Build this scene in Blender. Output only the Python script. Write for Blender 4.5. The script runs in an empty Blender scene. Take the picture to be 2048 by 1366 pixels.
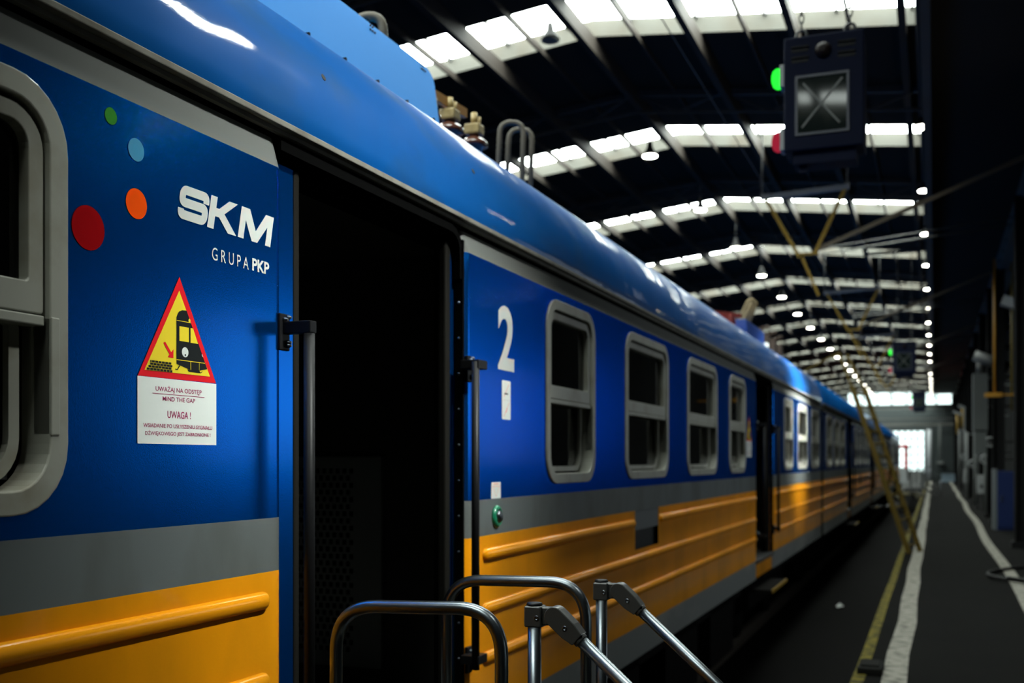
import bpy, bmesh, math, random
from mathutils import Vector, Matrix
random.seed(7)
SC = bpy.context.scene
COL = SC.collection
# ------------------------------------------------------------------ camera, world, lights, exposure
YAW = math.atan(845/2140)
cd = bpy.data.cameras.new('camera'); cam = bpy.data.objects.new('camera', cd); COL.objects.link(cam)
cam.location = (0, 0, 1.7); cam.rotation_euler = (math.pi/2, 0, YAW)
cd.sensor_width = 36; cd.lens = 36*2140/2048; cd.shift_y = (922-683)/2048
cd.clip_start = .05; cd.clip_end = 400
cd.dof.use_dof = True; cd.dof.focus_distance = 2.75; cd.dof.aperture_fstop = 2.9
SC.camera = cam
SC.view_settings.view_transform = 'Standard'; SC.view_settings.look = 'None'
SC.view_settings.exposure = 0.0; SC.view_settings.gamma = 1; SC.view_settings.use_curve_mapping = False
SC.cycles.max_bounces = 6; SC.cycles.diffuse_bounces = 3; SC.cycles.glossy_bounces = 3
SC.cycles.transparent_max_bounces = 8; SC.cycles.sample_clamp_indirect = 4.0
SC.cycles.caustics_reflective = False; SC.cycles.caustics_refractive = False
w = bpy.data.worlds.new('sky'); SC.world = w; w.use_nodes = True
w.node_tree.nodes['Background'].inputs[0].default_value = (.7, .75, .7, 1)
w.node_tree.nodes['Background'].inputs[1].default_value = .03
SKY_E, LAMP_E, FLOOD_E, GATE_E = 32.0, 30.0, 300.0, 2.4

def fill_light(name, loc, target, sx, sz, power, spread, col=(.95, 1, .95)):
    l = bpy.data.lights.new(name, 'AREA'); l.shape = 'RECTANGLE'; l.size = sx; l.size_y = sz
    l.energy = power; l.color = col; l.spread = math.radians(spread)
    o = bpy.data.objects.new(name, l); COL.objects.link(o); o.location = loc
    o.rotation_euler = (Vector(target)-Vector(loc)).to_track_quat('-Z', 'Y').to_euler()
    return o
# daylight lamps added to brighten the train side, set at unseen right-wall windows
fill_light('window_daylight', (2.56, 3.3, 6.9), (-1.78, 3.35, 1.85), 2.0, .7, 46, 19.5)
fill_light('window_daylight', (2.56, 16.2, 5.2), (-1.78, 15.6, 2.3), 1.2, 1.0, 150, 26)

# ------------------------------------------------------------------ helpers
def lin(c):
    c = c/255
    return c/12.92 if c <= .04045 else ((c+.055)/1.055)**2.4
def S(r, g, b): return (lin(r), lin(g), lin(b))
MATS = {}
def mat(name, col, rough=.5, metal=0, coat=0, spec=.5, emit=None, es=0, bump=0, bscale=300, bump2=0, bscale2=2.0,
        tint=None, dirt=None, dscale=6, damt=.5, dthr=(.45, .7), stretch=(1, 1, 1), croug=.05):
    if name in MATS: return MATS[name]
    m = bpy.data.materials.new(name); m.use_nodes = True; nt = m.node_tree; N = nt.nodes; L = nt.links
    p = N['Principled BSDF']
    p.inputs['Base Color'].default_value = (*col, 1); p.inputs['Roughness'].default_value = rough
    p.inputs['Metallic'].default_value = metal; p.inputs['Coat Weight'].default_value = coat
    p.inputs['Coat Roughness'].default_value = croug; p.inputs['Specular IOR Level'].default_value = spec
    if emit:
        p.inputs['Emission Color'].default_value = (*emit, 1); p.inputs['Emission Strength'].default_value = es
    if tint: p.inputs['Specular Tint'].default_value = (*tint, 1)
    tc = N.new('ShaderNodeTexCoord')
    def noise(sc, detail=3, st=(1, 1, 1)):
        mp = N.new('ShaderNodeMapping'); mp.inputs['Scale'].default_value = st
        L.new(tc.outputs['Object'], mp.inputs['Vector'])
        n = N.new('ShaderNodeTexNoise'); n.inputs['Scale'].default_value = sc; n.inputs['Detail'].default_value = detail
        L.new(mp.outputs[0], n.inputs['Vector']); return n
    prev = None
    for st, sc, dist in ((bump2, bscale2, .05), (bump, bscale, .002)):
        if st:
            n = noise(sc, 2); b = N.new('ShaderNodeBump'); b.inputs['Strength'].default_value = st
            b.inputs['Distance'].default_value = dist; L.new(n.outputs[0], b.inputs['Height'])
            if prev: L.new(prev.outputs[0], b.inputs['Normal'])
            prev = b
    if prev:
        L.new(prev.outputs[0], p.inputs['Normal'])
        if coat: L.new(prev.outputs[0], p.inputs['Coat Normal'])
    if dirt:
        n = noise(dscale, 6, stretch); r = N.new('ShaderNodeMapRange')
        r.inputs['From Min'].default_value, r.inputs['From Max'].default_value = dthr
        r.inputs['To Max'].default_value = damt
        L.new(n.outputs[0], r.inputs['Value'])
        x = N.new('ShaderNodeMix'); x.data_type = 'RGBA'
        L.new(r.outputs[0], x.inputs['Factor'])
        x.inputs['A'].default_value = (*col, 1); x.inputs['B'].default_value = (*dirt, 1)
        L.new(x.outputs['Result'], p.inputs['Base Color'])
    MATS[name] = m
    return m
def glow(name, col, strength):
    if name in MATS: return MATS[name]
    m = bpy.data.materials.new(name); m.use_nodes = True; nt = m.node_tree
    nt.nodes.remove(nt.nodes['Principled BSDF'])
    e = nt.nodes.new('ShaderNodeEmission'); e.inputs[0].default_value = (*col, 1); e.inputs[1].default_value = strength
    nt.links.new(e.outputs[0], nt.nodes['Material Output'].inputs[0]); MATS[name] = m
    return m
def glass(name, tint, thru):
    m = bpy.data.materials.new(name); m.use_nodes = True; nt = m.node_tree; N = nt.nodes; L = nt.links
    N.remove(N['Principled BSDF'])
    t = N.new('ShaderNodeBsdfTransparent'); t.inputs[0].default_value = (*[c*thru for c in tint], 1)
    g = N.new('ShaderNodeBsdfGlossy'); g.inputs['Roughness'].default_value = .03
    f = N.new('ShaderNodeFresnel'); f.inputs[0].default_value = 1.5
    x = N.new('ShaderNodeMixShader'); L.new(f.outputs[0], x.inputs[0]); L.new(t.outputs[0], x.inputs[1]); L.new(g.outputs[0], x.inputs[2])
    L.new(x.outputs[0], N['Material Output'].inputs[0]); MATS[name] = m
    return m

blue = mat('blue_paint', (.005, .15, .66), .26, metal=.96, spec=.1, tint=(.02, .18, .5), coat=.05, bump=.06, bscale=240, bump2=.05, bscale2=1.6, croug=.03)
roofblue = mat('roof_blue_paint', (.0025, .068, .255), .45, spec=.05, coat=.28, bump=.05, bscale=200, bump2=.55, bscale2=1.6, croug=.06,
               dirt=(.03, .06, .06), dscale=3, damt=.35, dthr=(.52, .75), stretch=(3, .6, 1))
boxblue = mat('roof_box_blue_paint', (.016, .23, .64), .72, metal=.5, spec=.1, bump=.1, bscale=150, bump2=.06, bscale2=3)
topgrey = mat('light_grey_paint', (.135, .142, .132), .45, spec=.15, coat=.3, bump=.06, bscale=240, croug=.03)
midgrey = mat('grey_paint', (.115, .13, .13), .45, spec=.15, coat=.3, bump=.06, bscale=240, dirt=(.06, .06, .05), dscale=4, damt=.6, stretch=(1, 1, .4))
yellow = mat('yellow_paint', (.80, .29, .004), .30, coat=.28, spec=.08, bump=.07, bscale=200, bump2=.06, bscale2=1.8, croug=.03,
             dirt=(.42, .17, .006), dscale=2.2, damt=.55, stretch=(1, 1, .5))
lowgrey = mat('skirt_grey_paint', (.15, .16, .16), .5, coat=.2, dirt=(.34, .34, .31), dscale=3, damt=.5, dthr=(.5, .7), stretch=(1, .5, 1))
railgrey = mat('drip_rail_grey', (.17, .165, .14), .6, spec=.2, dirt=(.10, .09, .07), dscale=9, damt=.8)
wframe = mat('window_frame_grey', (.31, .31, .265), .42, coat=.2, dirt=(.16, .13, .08), dscale=7, damt=.6, dthr=(.5, .75))
rubber = mat('black_rubber', (.005, .005, .005), .6, spec=.15)
blackpaint = mat('black_paint', (.005, .005, .0055), .45, spec=.15)
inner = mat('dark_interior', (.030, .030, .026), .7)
undermat = mat('dark_underframe', (.006, .0055, .005), .9, spec=.05)
rgl = glass('tinted_pane', (.8, .9, .85), .45)
white = mat('white_vinyl', (.50, .52, .49), .4, spec=.15)
cardwhite = mat('sticker_white', (.72, .76, .72), .4, spec=.15)
red = mat('sticker_red', (.72, .010, .018), .4, spec=.15)
dotred = mat('dark_red_vinyl', (.30, .002, .004), .4, spec=.04)
orange = mat('orange_vinyl', (.85, .075, .003), .4, spec=.04)
dotblue = mat('light_blue_vinyl', (.055, .25, .42), .4, spec=.15)
dotgreen = mat('green_vinyl', (.035, .22, .022), .4, spec=.15)
sticky = mat('sticker_yellow', (.80, .62, .03), .4, spec=.15)
stickblack = mat('sticker_black', (.010, .012, .012), .4, spec=.15)
magenta = mat('sticker_text', (.34, .02, .10), .5)
steel = mat('polished_steel', (.15, .17, .185), .30, metal=1, bump=.05, bscale=60, dirt=(.13, .135, .14), dscale=14, damt=.6)
cast = mat('cast_joint_metal', (.034, .034, .032), .34, spec=.6, bump=.15, bscale=500)
darksteel = mat('dark_steel', (.045, .045, .045), .5, metal=.3)
trussmat = mat('roof_steel', (.03, .029, .027), .6, spec=.2)
purlinmat = mat('purlin_steel', (.022, .018, .015), .75, spec=.1)
deck = mat('roof_deck', (.013, .011, .008), .9, spec=.1, bump=.3, bscale=2)
upst = mat('skylight_upstand', (.048, .047, .041), .6, spec=.05, dirt=(.034, .026, .018), dscale=1.5, damt=.6)
wallm = mat('hall_wall', (.006, .0065, .0065), .9, spec=.05, dirt=(.010, .011, .010), dscale=.8, damt=.8)
endm = mat('end_wall', (.04, .048, .048), .8, spec=.2)
asphalt = mat('walkway_asphalt', (.0032, .0031, .0026), .95, spec=.04, bump=.3, bscale=90, dirt=(.002, .002, .0017), dscale=1.4, damt=.8)
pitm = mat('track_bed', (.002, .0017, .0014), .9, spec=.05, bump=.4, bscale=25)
wline = mat('worn_white_line', (.21, .20, .17), .8, spec=.05, dirt=(.03, .03, .025), dscale=9, damt=.8, dthr=(.46, .68))
yline = mat('worn_yellow_line', (.11, .09, .012), .8, spec=.05, dirt=(.012, .012, .008), dscale=9, damt=.85, dthr=(.42, .62))
yel2 = mat('yellow_steel', (.22, .13, .008), .5, spec=.2)
ladm = mat('ladder_yellow', (.085, .055, .005), .6, spec=.2)
ochre = mat('ochre_bracket', (.09, .065, .035), .6)
sky = glow('skylight_glass', (.90, 1.0, .94), SKY_E)
gate = glow('gate_glass', (.80, 1.0, .97), GATE_E)
lampm = glow('lamp_glow', (1, .97, .82), LAMP_E)
floodm = glow('flood_glow', (1, .93, .78), FLOOD_E)
sigblue = mat('signal_box_blue', (.0032, .005, .015), .6, spec=.05)
siggl = mat('signal_glass', (.006, .009, .008), .05, spec=.14)

class MB:
    def __init__(s): s.bm = bmesh.new(); s.mats = []
    def mi(s, m):
        if m is None: return 0
        if m not in s.mats: s.mats.append(m)
        return s.mats.index(m)
    def face(s, pts, m=None, smooth=False):
        f = s.bm.faces.new([s.bm.verts.new(p) for p in pts]); f.material_index = s.mi(m); f.smooth = smooth; return f
    def box(s, x0, x1, y0, y1, z0, z1, m=None, bev=0):
        r = bmesh.ops.create_cube(s.bm, size=1)
        for v in r['verts']:
            v.co = Vector(((x0+x1)/2+v.co.x*(x1-x0), (y0+y1)/2+v.co.y*(y1-y0), (z0+z1)/2+v.co.z*(z1-z0)))
        fs = {f for v in r['verts'] for f in v.link_faces}
        if bev:
            es = list({e for f in fs for e in f.edges})
            g = bmesh.ops.bevel(s.bm, geom=es, offset=bev, segments=2, affect='EDGES', profile=.6)
            fs = {f for v in g['verts'] for f in v.link_faces} | {f for f in fs if f.is_valid}
        for f in fs: f.material_index = s.mi(m)
    def ring(s, c, d, r, n, up=None):
        d = Vector(d).normalized(); a = Vector(up) if up else (Vector((0, 0, 1)) if abs(d.z) < .9 else Vector((1, 0, 0)))
        u = d.cross(a).normalized(); v = d.cross(u).normalized()
        return [s.bm.verts.new(Vector(c)+r*(math.cos(2*math.pi*k/n)*u+math.sin(2*math.pi*k/n)*v)) for k in range(n)]
    def tube(s, pts, r, n=12, m=None, closed=False, caps=True):
        pts = [Vector(p) for p in pts]; N = len(pts); rs = r if isinstance(r, (list, tuple)) else [r]*N
        rings = []
        prev = None
        for i, p in enumerate(pts):
            if closed: d = pts[(i+1) % N]-pts[i-1]
            else: d = (pts[min(i+1, N-1)]-pts[max(i-1, 0)])
            d.normalize()
            if prev is None:
                a = Vector((0, 0, 1)) if abs(d.z) < .9 else Vector((1, 0, 0)); u = d.cross(a).normalized()
            else: u = (prev-d*prev.dot(d)).normalized()
            prev = u; v = d.cross(u)
            rings.append([s.bm.verts.new(p+rs[i]*(math.cos(2*math.pi*k/n)*u+math.sin(2*math.pi*k/n)*v)) for k in range(n)])
        mi = s.mi(m)
        for i in range(N if closed else N-1):
            A, B = rings[i], rings[(i+1) % N]
            for k in range(n):
                f = s.bm.faces.new((A[k], A[(k+1) % n], B[(k+1) % n], B[k])); f.smooth = True; f.material_index = mi
        if caps and not closed:
            for q, rev in ((rings[0], True), (rings[-1], False)):
                f = s.bm.faces.new(list(reversed(q)) if rev else q); f.material_index = mi
    def cyl(s, p0, p1, r0, r1=None, n=20, m=None): s.tube([p0, p1], [r0, r0 if r1 is None else r1], n, m)
    def lathe(s, c, prof, n=24, m=None, axis='Z'):
        rings = []
        for r, h in prof:
            row = []
            for k in range(n):
                a = 2*math.pi*k/n; q = (r*math.cos(a), r*math.sin(a), h)
                if axis == 'X': q = (h, q[0], q[1])
                if axis == 'Y': q = (q[1], h, q[0])
                row.append(s.bm.verts.new(Vector(c)+Vector(q)))
            rings.append(row)
        for A, B in zip(rings, rings[1:]):
            for k in range(n):
                f = s.bm.faces.new((A[k], A[(k+1) % n], B[(k+1) % n], B[k])); f.smooth = True; f.material_index = s.mi(m)
        for q, rev in ((rings[0], True), (rings[-1], False)):
            f = s.bm.faces.new(list(reversed(q)) if rev else q); f.material_index = s.mi(m)
    def beam(s, a, b, wd, ht, m=None):
        a, b = Vector(a), Vector(b); d = (b-a).normalized(); up = Vector((0, 0, 1)) if abs(d.z) < .95 else Vector((1, 0, 0))
        u = d.cross(up).normalized()*wd/2; v = u.cross(d).normalized()*ht/2
        q = [[s.bm.verts.new(p+i*u+j*v) for i, j in ((-1, -1), (1, -1), (1, 1), (-1, 1))] for p in (a, b)]
        fs = [q[0][::-1], q[1]]+[[q[0][k], q[0][(k+1) % 4], q[1][(k+1) % 4], q[1][k]] for k in range(4)]
        for f in fs: s.bm.faces.new(f).material_index = s.mi(m)
    def poly(s, pts, x, m=None, th=.0008):            # a flat decal: polygon in (Y,Z) facing +X with a hair of thickness
        n = len(pts)
        A = [s.bm.verts.new((x, p[0], p[1])) for p in pts]
        f = s.bm.faces.new(A); f.material_index = s.mi(m)
        f.normal_update()
        if f.normal.x < 0: f.normal_flip()
    def annulus(s, o, i, x0, x1, m=None):             # frame between two loops of (Y,Z), from depth x0 to x1
        n = len(o)
        V = [[s.bm.verts.new((x, *p)) for p in lp] for lp, x in ((o, x0), (o, x1), (i, x1), (i, x0))]
        for a, b in ((0, 1), (1, 2), (2, 3), (3, 0)):
            for k in range(n):
                f = s.bm.faces.new((V[a][k], V[a][(k+1) % n], V[b][(k+1) % n], V[b][k])); f.material_index = s.mi(m)
    def obj(s, name, m=None, parent=None, fix=True, bevel=0, smooth=False):
        if fix: bmesh.ops.recalc_face_normals(s.bm, faces=s.bm.faces)
        me = bpy.data.meshes.new(name); off = WL.get(parent, Vector((0, 0, 0))) if parent else Vector((0, 0, 0))
        if off.length: bmesh.ops.translate(s.bm, verts=s.bm.verts, vec=-off)
        if smooth:
            for f in s.bm.faces: f.smooth = True
        s.bm.to_mesh(me); s.bm.free()
        for q in (s.mats or [m]): me.materials.append(q)
        if m and s.mats and len(s.mats) == 0: me.materials.append(m)
        o = bpy.data.objects.new(name, me); COL.objects.link(o)
        if parent: o.parent = parent; WL[o] = WL.get(parent, Vector((0, 0, 0)))
        if bevel:
            b = o.modifiers.new('bevel', 'BEVEL'); b.width = bevel; b.segments = 2; b.limit_method = 'ANGLE'
        return o
WL = {}
def tag(o, label=None, cat=None, group=None, kind=None):
    if label: o['label'] = label
    if cat: o['category'] = cat
    if group: o['group'] = group
    if kind: o['kind'] = kind
    return o
def thing(name, label, cat, loc=(0, 0, 0), group=None):
    o = bpy.data.objects.new(name, None); COL.objects.link(o); o.location = loc; o.empty_display_size = .2
    WL[o] = Vector(loc); return tag(o, label, cat, group)
def struct(name, mb, m=None, parent=None):
    o = mb.obj(name, m, parent)
    if not parent: o['kind'] = 'structure'
    return o
def dup(o, parent=None, skip=()):
    c = o.copy(); COL.objects.link(c)
    if parent: c.parent = parent
    for ch in list(o.children):
        if ch.name.split('.')[0] not in skip: dup(ch, c, skip)
    return c
def rrect(y0, y1, z0, z1, r, n=7):                    # r: radius or (bottom-left, bottom-right, top-right, top-left)
    if not isinstance(r, tuple): r = (r,)*4
    out = []
    for (cy, cz, a0), q in zip(((y0, z0, 180), (y1, z0, 270), (y1, z1, 0), (y0, z1, 90)), r):
        q = max(q, .001); oy = cy+q*(1 if cy == y0 else -1); oz = cz+q*(1 if cz == z0 else -1)
        for k in range(n+1):
            a = math.radians(a0+90*k/n); out.append((oy+q*math.cos(a), oz+q*math.sin(a)))
    return out
def text_geo(txt, bold=0):
    cu = bpy.data.curves.new('t', 'FONT'); cu.body = txt; cu.size = 1; cu.offset = bold; cu.resolution_u = 4
    o = bpy.data.objects.new('t', cu); COL.objects.link(o)
    dg = bpy.context.evaluated_depsgraph_get(); me = o.evaluated_get(dg).to_mesh()
    vs = [(v.co.x, v.co.y) for v in me.vertices]; fs = [tuple(p.vertices) for p in me.polygons]
    o.to_mesh_clear(); bpy.data.objects.remove(o); bpy.data.curves.remove(cu)
    return vs, fs
def add_text(mb, txt, y0, y1, z0, z1, x, m, bold=0, shear=0):
    H, _ = text_geo('H', bold); hb = min(v[1] for v in H); ht = max(v[1] for v in H)
    vs, fs = text_geo(txt, bold); a = min(v[0] for v in vs); b = max(v[0] for v in vs)
    V = []
    for u, v in vs:
        z = z0+(v-hb)/(ht-hb)*(z1-z0)
        V.append(mb.bm.verts.new((x, y0+(u-a)/(b-a)*(y1-y0)+shear*(z-z0), z)))
    for f in fs:
        try: mb.bm.faces.new([V[k] for k in f]).material_index = mb.mi(m)
        except ValueError: pass
def stroke(mb, path, wd, x, m, tr):
    P = [Vector(p) for p in path]; L = []; R = []
    for i, p in enumerate(P):
        d0 = (P[i]-P[i-1]).normalized() if i else (P[1]-P[0]).normalized()
        d1 = (P[i+1]-P[i]).normalized() if i < len(P)-1 else d0
        n0, n1 = Vector((-d0.y, d0.x)), Vector((-d1.y, d1.x)); n = (n0+n1).normalized()
        k = wd/2/max(.3, n.dot(n0)); L.append(tr(p+n*k)); R.append(tr(p-n*k))
    for i in range(len(P)-1):
        f = mb.face([(x, *L[i]), (x, *R[i]), (x, *R[i+1]), (x, *L[i+1])], m)
def rounded(pts, r, n=5):
    out = [pts[0]]
    for a, b, c in zip(pts, pts[1:], pts[2:]):
        A, B, C_ = Vector(a), Vector(b), Vector(c); u = (A-B).normalized(); v = (C_-B).normalized()
        for k in range(n+1):
            t = k/n; p0 = B+u*r; p2 = B+v*r
            out.append(tuple((1-t)**2*p0+2*t*(1-t)*B+t*t*p2))
    return out+[pts[-1]]

# ------------------------------------------------------------------ the hall (setting)
Y0, Y1 = -14.0, 100.0
XR, XL, XV, XW = -4.8, -9.45, -.17, 2.6
def zr(x): return 8.1-.11*abs(x-XR)
b = MB(); b.box(-.6, XW, Y0, Y1, -.9, 0); struct('floor', b, asphalt)
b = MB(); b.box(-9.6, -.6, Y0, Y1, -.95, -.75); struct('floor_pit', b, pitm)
b = MB(); b.box(XW, XW+.3, Y0, Y1, -.9, 8.2); struct('wall_right', b, wallm)
b = MB(); b.box(-9.9, -9.6, Y0, Y1, -.95, 8.4); struct('wall_left', b, wallm)
b = MB(); b.box(-9.9, XW+.3, Y0-.3, Y0, -.95, 8.9); struct('wall_front', b, wallm)
b = MB(); b.box(-9.9, XW+.3, Y1, Y1+.3, -.95, 8.9); struct('wall_back', b, endm)
b = MB(); NY, LY = 14.1, 1.35
ks = list(range(-3, 15))
edges = [Y0]
for k in ks:
    if NY+6*k+LY < Y1: edges += [NY+6*k+(1.1 if k == -3 else 0), NY+6*k+LY+(1.1 if k == -3 else 0)]
edges.append(Y1)
for a, c in zip(edges[0::2], edges[1::2]):
    for xa, xb in ((XL, XR), (XR, XV)):
        for dz in (0, .12): b.face([(xa, a, zr(xa)+dz), (xb, a, zr(xb)+dz), (xb, c, zr(xb)+dz), (xa, c, zr(xa)+dz)])
b.box(XV, XW, Y0, Y1, 7.5, 7.7); b.box(-9.6, XL, Y0, Y1, 7.5, 7.7)
struct('ceiling', b, deck)
n_ = 0
for a, c in zip(edges[1:-1:2], edges[2:-1:2]):
    n_ += 1; b = MB()
    for xa, xb in ((XL, XR), (XR, XV)):
        for yy in (a, c):
            for q in (0, .03*(1 if yy == c else -1)):
                b.face([(xa, yy+q, zr(xa)), (xb, yy+q, zr(xb)), (xb, yy+q, zr(xb)+.26), (xa, yy+q, zr(xa)+.26)])
    for xx in (XL, XV): b.face([(xx, a, zr(xx)), (xx, c, zr(xx)), (xx, c, zr(xx)+.26), (xx, a, zr(xx)+.26)])
    o = struct('window_%d' % n_, b, upst)
    b = MB()
    for xa, xb in ((XL, XR), (XR, XV)):
        b.face([(xa, a, zr(xa)+.25), (xa, c, zr(xa)+.25), (xb, c, zr(xb)+.25), (xb, a, zr(xb)+.25)])
    b.obj('glazing', sky, o, fix=False)
    b = MB(); x = XL+.35
    while x < XV:
        b.beam((x, a, zr(x)+.22), (x, c, zr(x)+.22), .035, .05); x += .98
    b.obj('glazing_bar', darksteel, o)
# trusses across the bay, purlins along it
b = MB()
for yt in [e-2.2 for e in edges[1:-1:2] if e > 0]:
    for xa, xb in ((XL, XR), (XR, XV)):
        b.beam((xa, yt, zr(xa)-.08), (xb, yt, zr(xb)-.08), .08, .10)
        b.beam((xa, yt, zr(xa)-.40), (xb, yt, zr(xb)-.40), .04, .04)
    x = XL; up = True
    while x < XV-.3:
        x2 = x+.77; za = zr(x)-(.08 if up else .40); zb = zr(x2)-(.40 if up else .08)
        b.beam((x, yt, za), (x2, yt, zb), .03, .03); x = x2; up = not up
struct('trim_1', b, trussmat)
b = MB()
for x in (-9.2, -7.8, -6.3, -4.8, -3.2, -1.8, -.4):
    big = x in (-6.3, -4.8, -3.2, -1.8)
    b.box(x-.05, x+.05, Y0, Y1, zr(x)-(.26 if big else .16), zr(x)-.02)
    if x < -.5: b.box(x+.7, x+.74, Y0, Y1, zr(x+.7)-.1, zr(x+.7)-.01)
struct('trim_2', b, purlinmat)
b = MB(); b.box(-.17, -.05, Y0, Y1, 7.1, 7.6); b.cyl((-.20, Y0, 7.38), (-.20, Y1, 7.38), .03, n=10)
struct('trim_3', b, trussmat)
# right side: crane girder, columns
b = MB(); b.box(1.72, 1.98, Y0, Y1, 6.9, 7.3); b.box(1.60, 2.05, Y0, Y1, 6.86, 6.92); b.box(1.6, 2.05, Y0, Y1, 7.28, 7.34)
y = Y0
while y < Y1:
    b.box(1.66, 1.72, y, y+.05, 6.9, 7.3); y += 1.5
struct('trim_4', b, mat('girder_grey', (.10, .105, .10), .5))
b = MB()
for k in range(-2, 13):
    yc = 23.2+6*k
    if 27 < yc < 31: yc += 2.6
    b.box(1.46, 1.76, yc-.06, yc+.06, 0, 6.9); b.box(1.46, 1.5, yc-.15, yc+.15, 0, 6.9); b.box(1.72, 1.76, yc-.15, yc+.15, 0, 6.9)
    b.box(1.76, 2.6, yc-.05, yc+.05, 5.6, 5.8); b.box(1.40, 1.82, yc-.2, yc+.2, 0, .12)
struct('trim_5', b, mat('column_paint', (.006, .006, .006), .7, spec=.1))
# walkway lines
def strip(pts, wd, m, name, z=.004):
    b = MB(); L = []
    for (xa, ya), (xb, yb) in zip(pts, pts[1:]):
        b.face([(xa-wd/2, ya, z), (xa+wd/2, ya, z), (xb+wd/2, yb, z), (xb-wd/2, yb, z)])
    o = struct(name, b, m); return o
ys = [Y0+2*k for k in range(56)]
strip([(-.285+.012*math.sin(y*1.7)+.01*math.sin(y*.6), y) for y in ys], .185, wline, 'trim_6')
strip([(1.0+.0021*y+.03*math.sin(y*.42+.5), y) for y in ys if y > 6], .17, wline, 'trim_7')
strip([(-.553+.006*math.sin(y*2.1), y) for y in ys], .095, yline, 'trim_8', .005)
b = MB()
for xx in (-3.2-.75, -3.2+.75): b.box(xx-.035, xx+.035, Y0, Y1, -.62, -.6); b.box(xx-.01, xx+.01, Y0, Y1, -.75, -.6); b.box(xx-.07, xx+.07, Y0, Y1, -.75, -.73)
struct('trim_9', b, mat('rail_steel', (.10, .085, .07), .45, metal=.6))
# end wall: window band, glazed gate
def glazed(name, x0, x1, z0, z1, nx, nz, y=Y1-.02, frame=.05):
    b = MB(); b.annulus([(p, q) for p, q in ((x0-frame, z0-frame), (x1+frame, z0-frame), (x1+frame, z1+frame), (x0-frame, z1+frame))],
                        [(x0, z0), (x1, z0), (x1, z1), (x0, z1)], 0, -.08)
    for v in b.bm.verts: v.co = Vector((v.co.y, y+v.co.x, v.co.z))
    for k in range(1, nx): x = x0+(x1-x0)*k/nx; b.box(x-.07, x+.07, y-.07, y, z0, z1)
    for k in range(1, nz): z = z0+(z1-z0)*k/nz; b.box(x0, x1, y-.05, y, z-.035, z+.035)
    o = struct(name, b, mat('gate_frame', (.05, .055, .055), .6))
    b = MB(); b.face([(x0, y-.01, z0), (x1, y-.01, z0), (x1, y-.01, z1), (x0, y-.01, z1)]); b.obj('pane', gate, o)
    return o
glazed('window_30', -7.15, 1.37, 6.64, 7.72, 7, 2)
glazed('door_1', -5.5, -.85, .85, 4.32, 9, 5)
b = MB(); b.box(-5.6, -.75, Y1-.1, Y1, -.7, .8); struct('door_2', b, mat('gate_panel', (.16, .165, .16), .6))
b = MB()
b.box(-9.5, 1.6, Y1-1.5, Y1-1.2, 4.75, 4.95); b.box(-9.5, 1.6, Y1-1.4, Y1-1.3, 5.3, 5.38); b.box(-9.5, 1.6, Y1-1.2, Y1-1.1, 6.2, 6.3)
struct('trim_10', b, mat('end_beam', (.22, .22, .2), .6))
# right-wall windows, the two high ones added to bring the daylight in (frames)
def wall_window(name, yc, zc, sy, sz):
    b = MB(); b.annulus(rrect(yc-sy/2-.07, yc+sy/2+.07, zc-sz/2-.07, zc+sz/2+.07, .01, 1), rrect(yc-sy/2, yc+sy/2, zc-sz/2, zc+sz/2, .01, 1), XW, XW-.09)
    for k in (1, 2): y = yc-sy/2+sy*k/3; b.box(XW-.035, XW-.02, y-.02, y+.02, zc-sz/2, zc+sz/2)
    o = struct(name, b, mat('gate_frame', (.05, .055, .055), .6))
    b = MB(); b.face([(XW-.01, yc-sy/2, zc-sz/2), (XW-.01, yc-sy/2, zc+sz/2), (XW-.01, yc+sy/2, zc+sz/2), (XW-.01, yc+sy/2, zc-sz/2)])
    b.obj('pane', glow('side_window_glass', (.85, .95, 1), 1.75), o)
    return o
wall_window('window_31', 3.3, 6.9, 2.0, .7)
wall_window('window_32', 16.2, 5.2, 1.2, 1.0)
wall_window('window_33', 11.9, 2.4, 8.2, 1.4)

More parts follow.
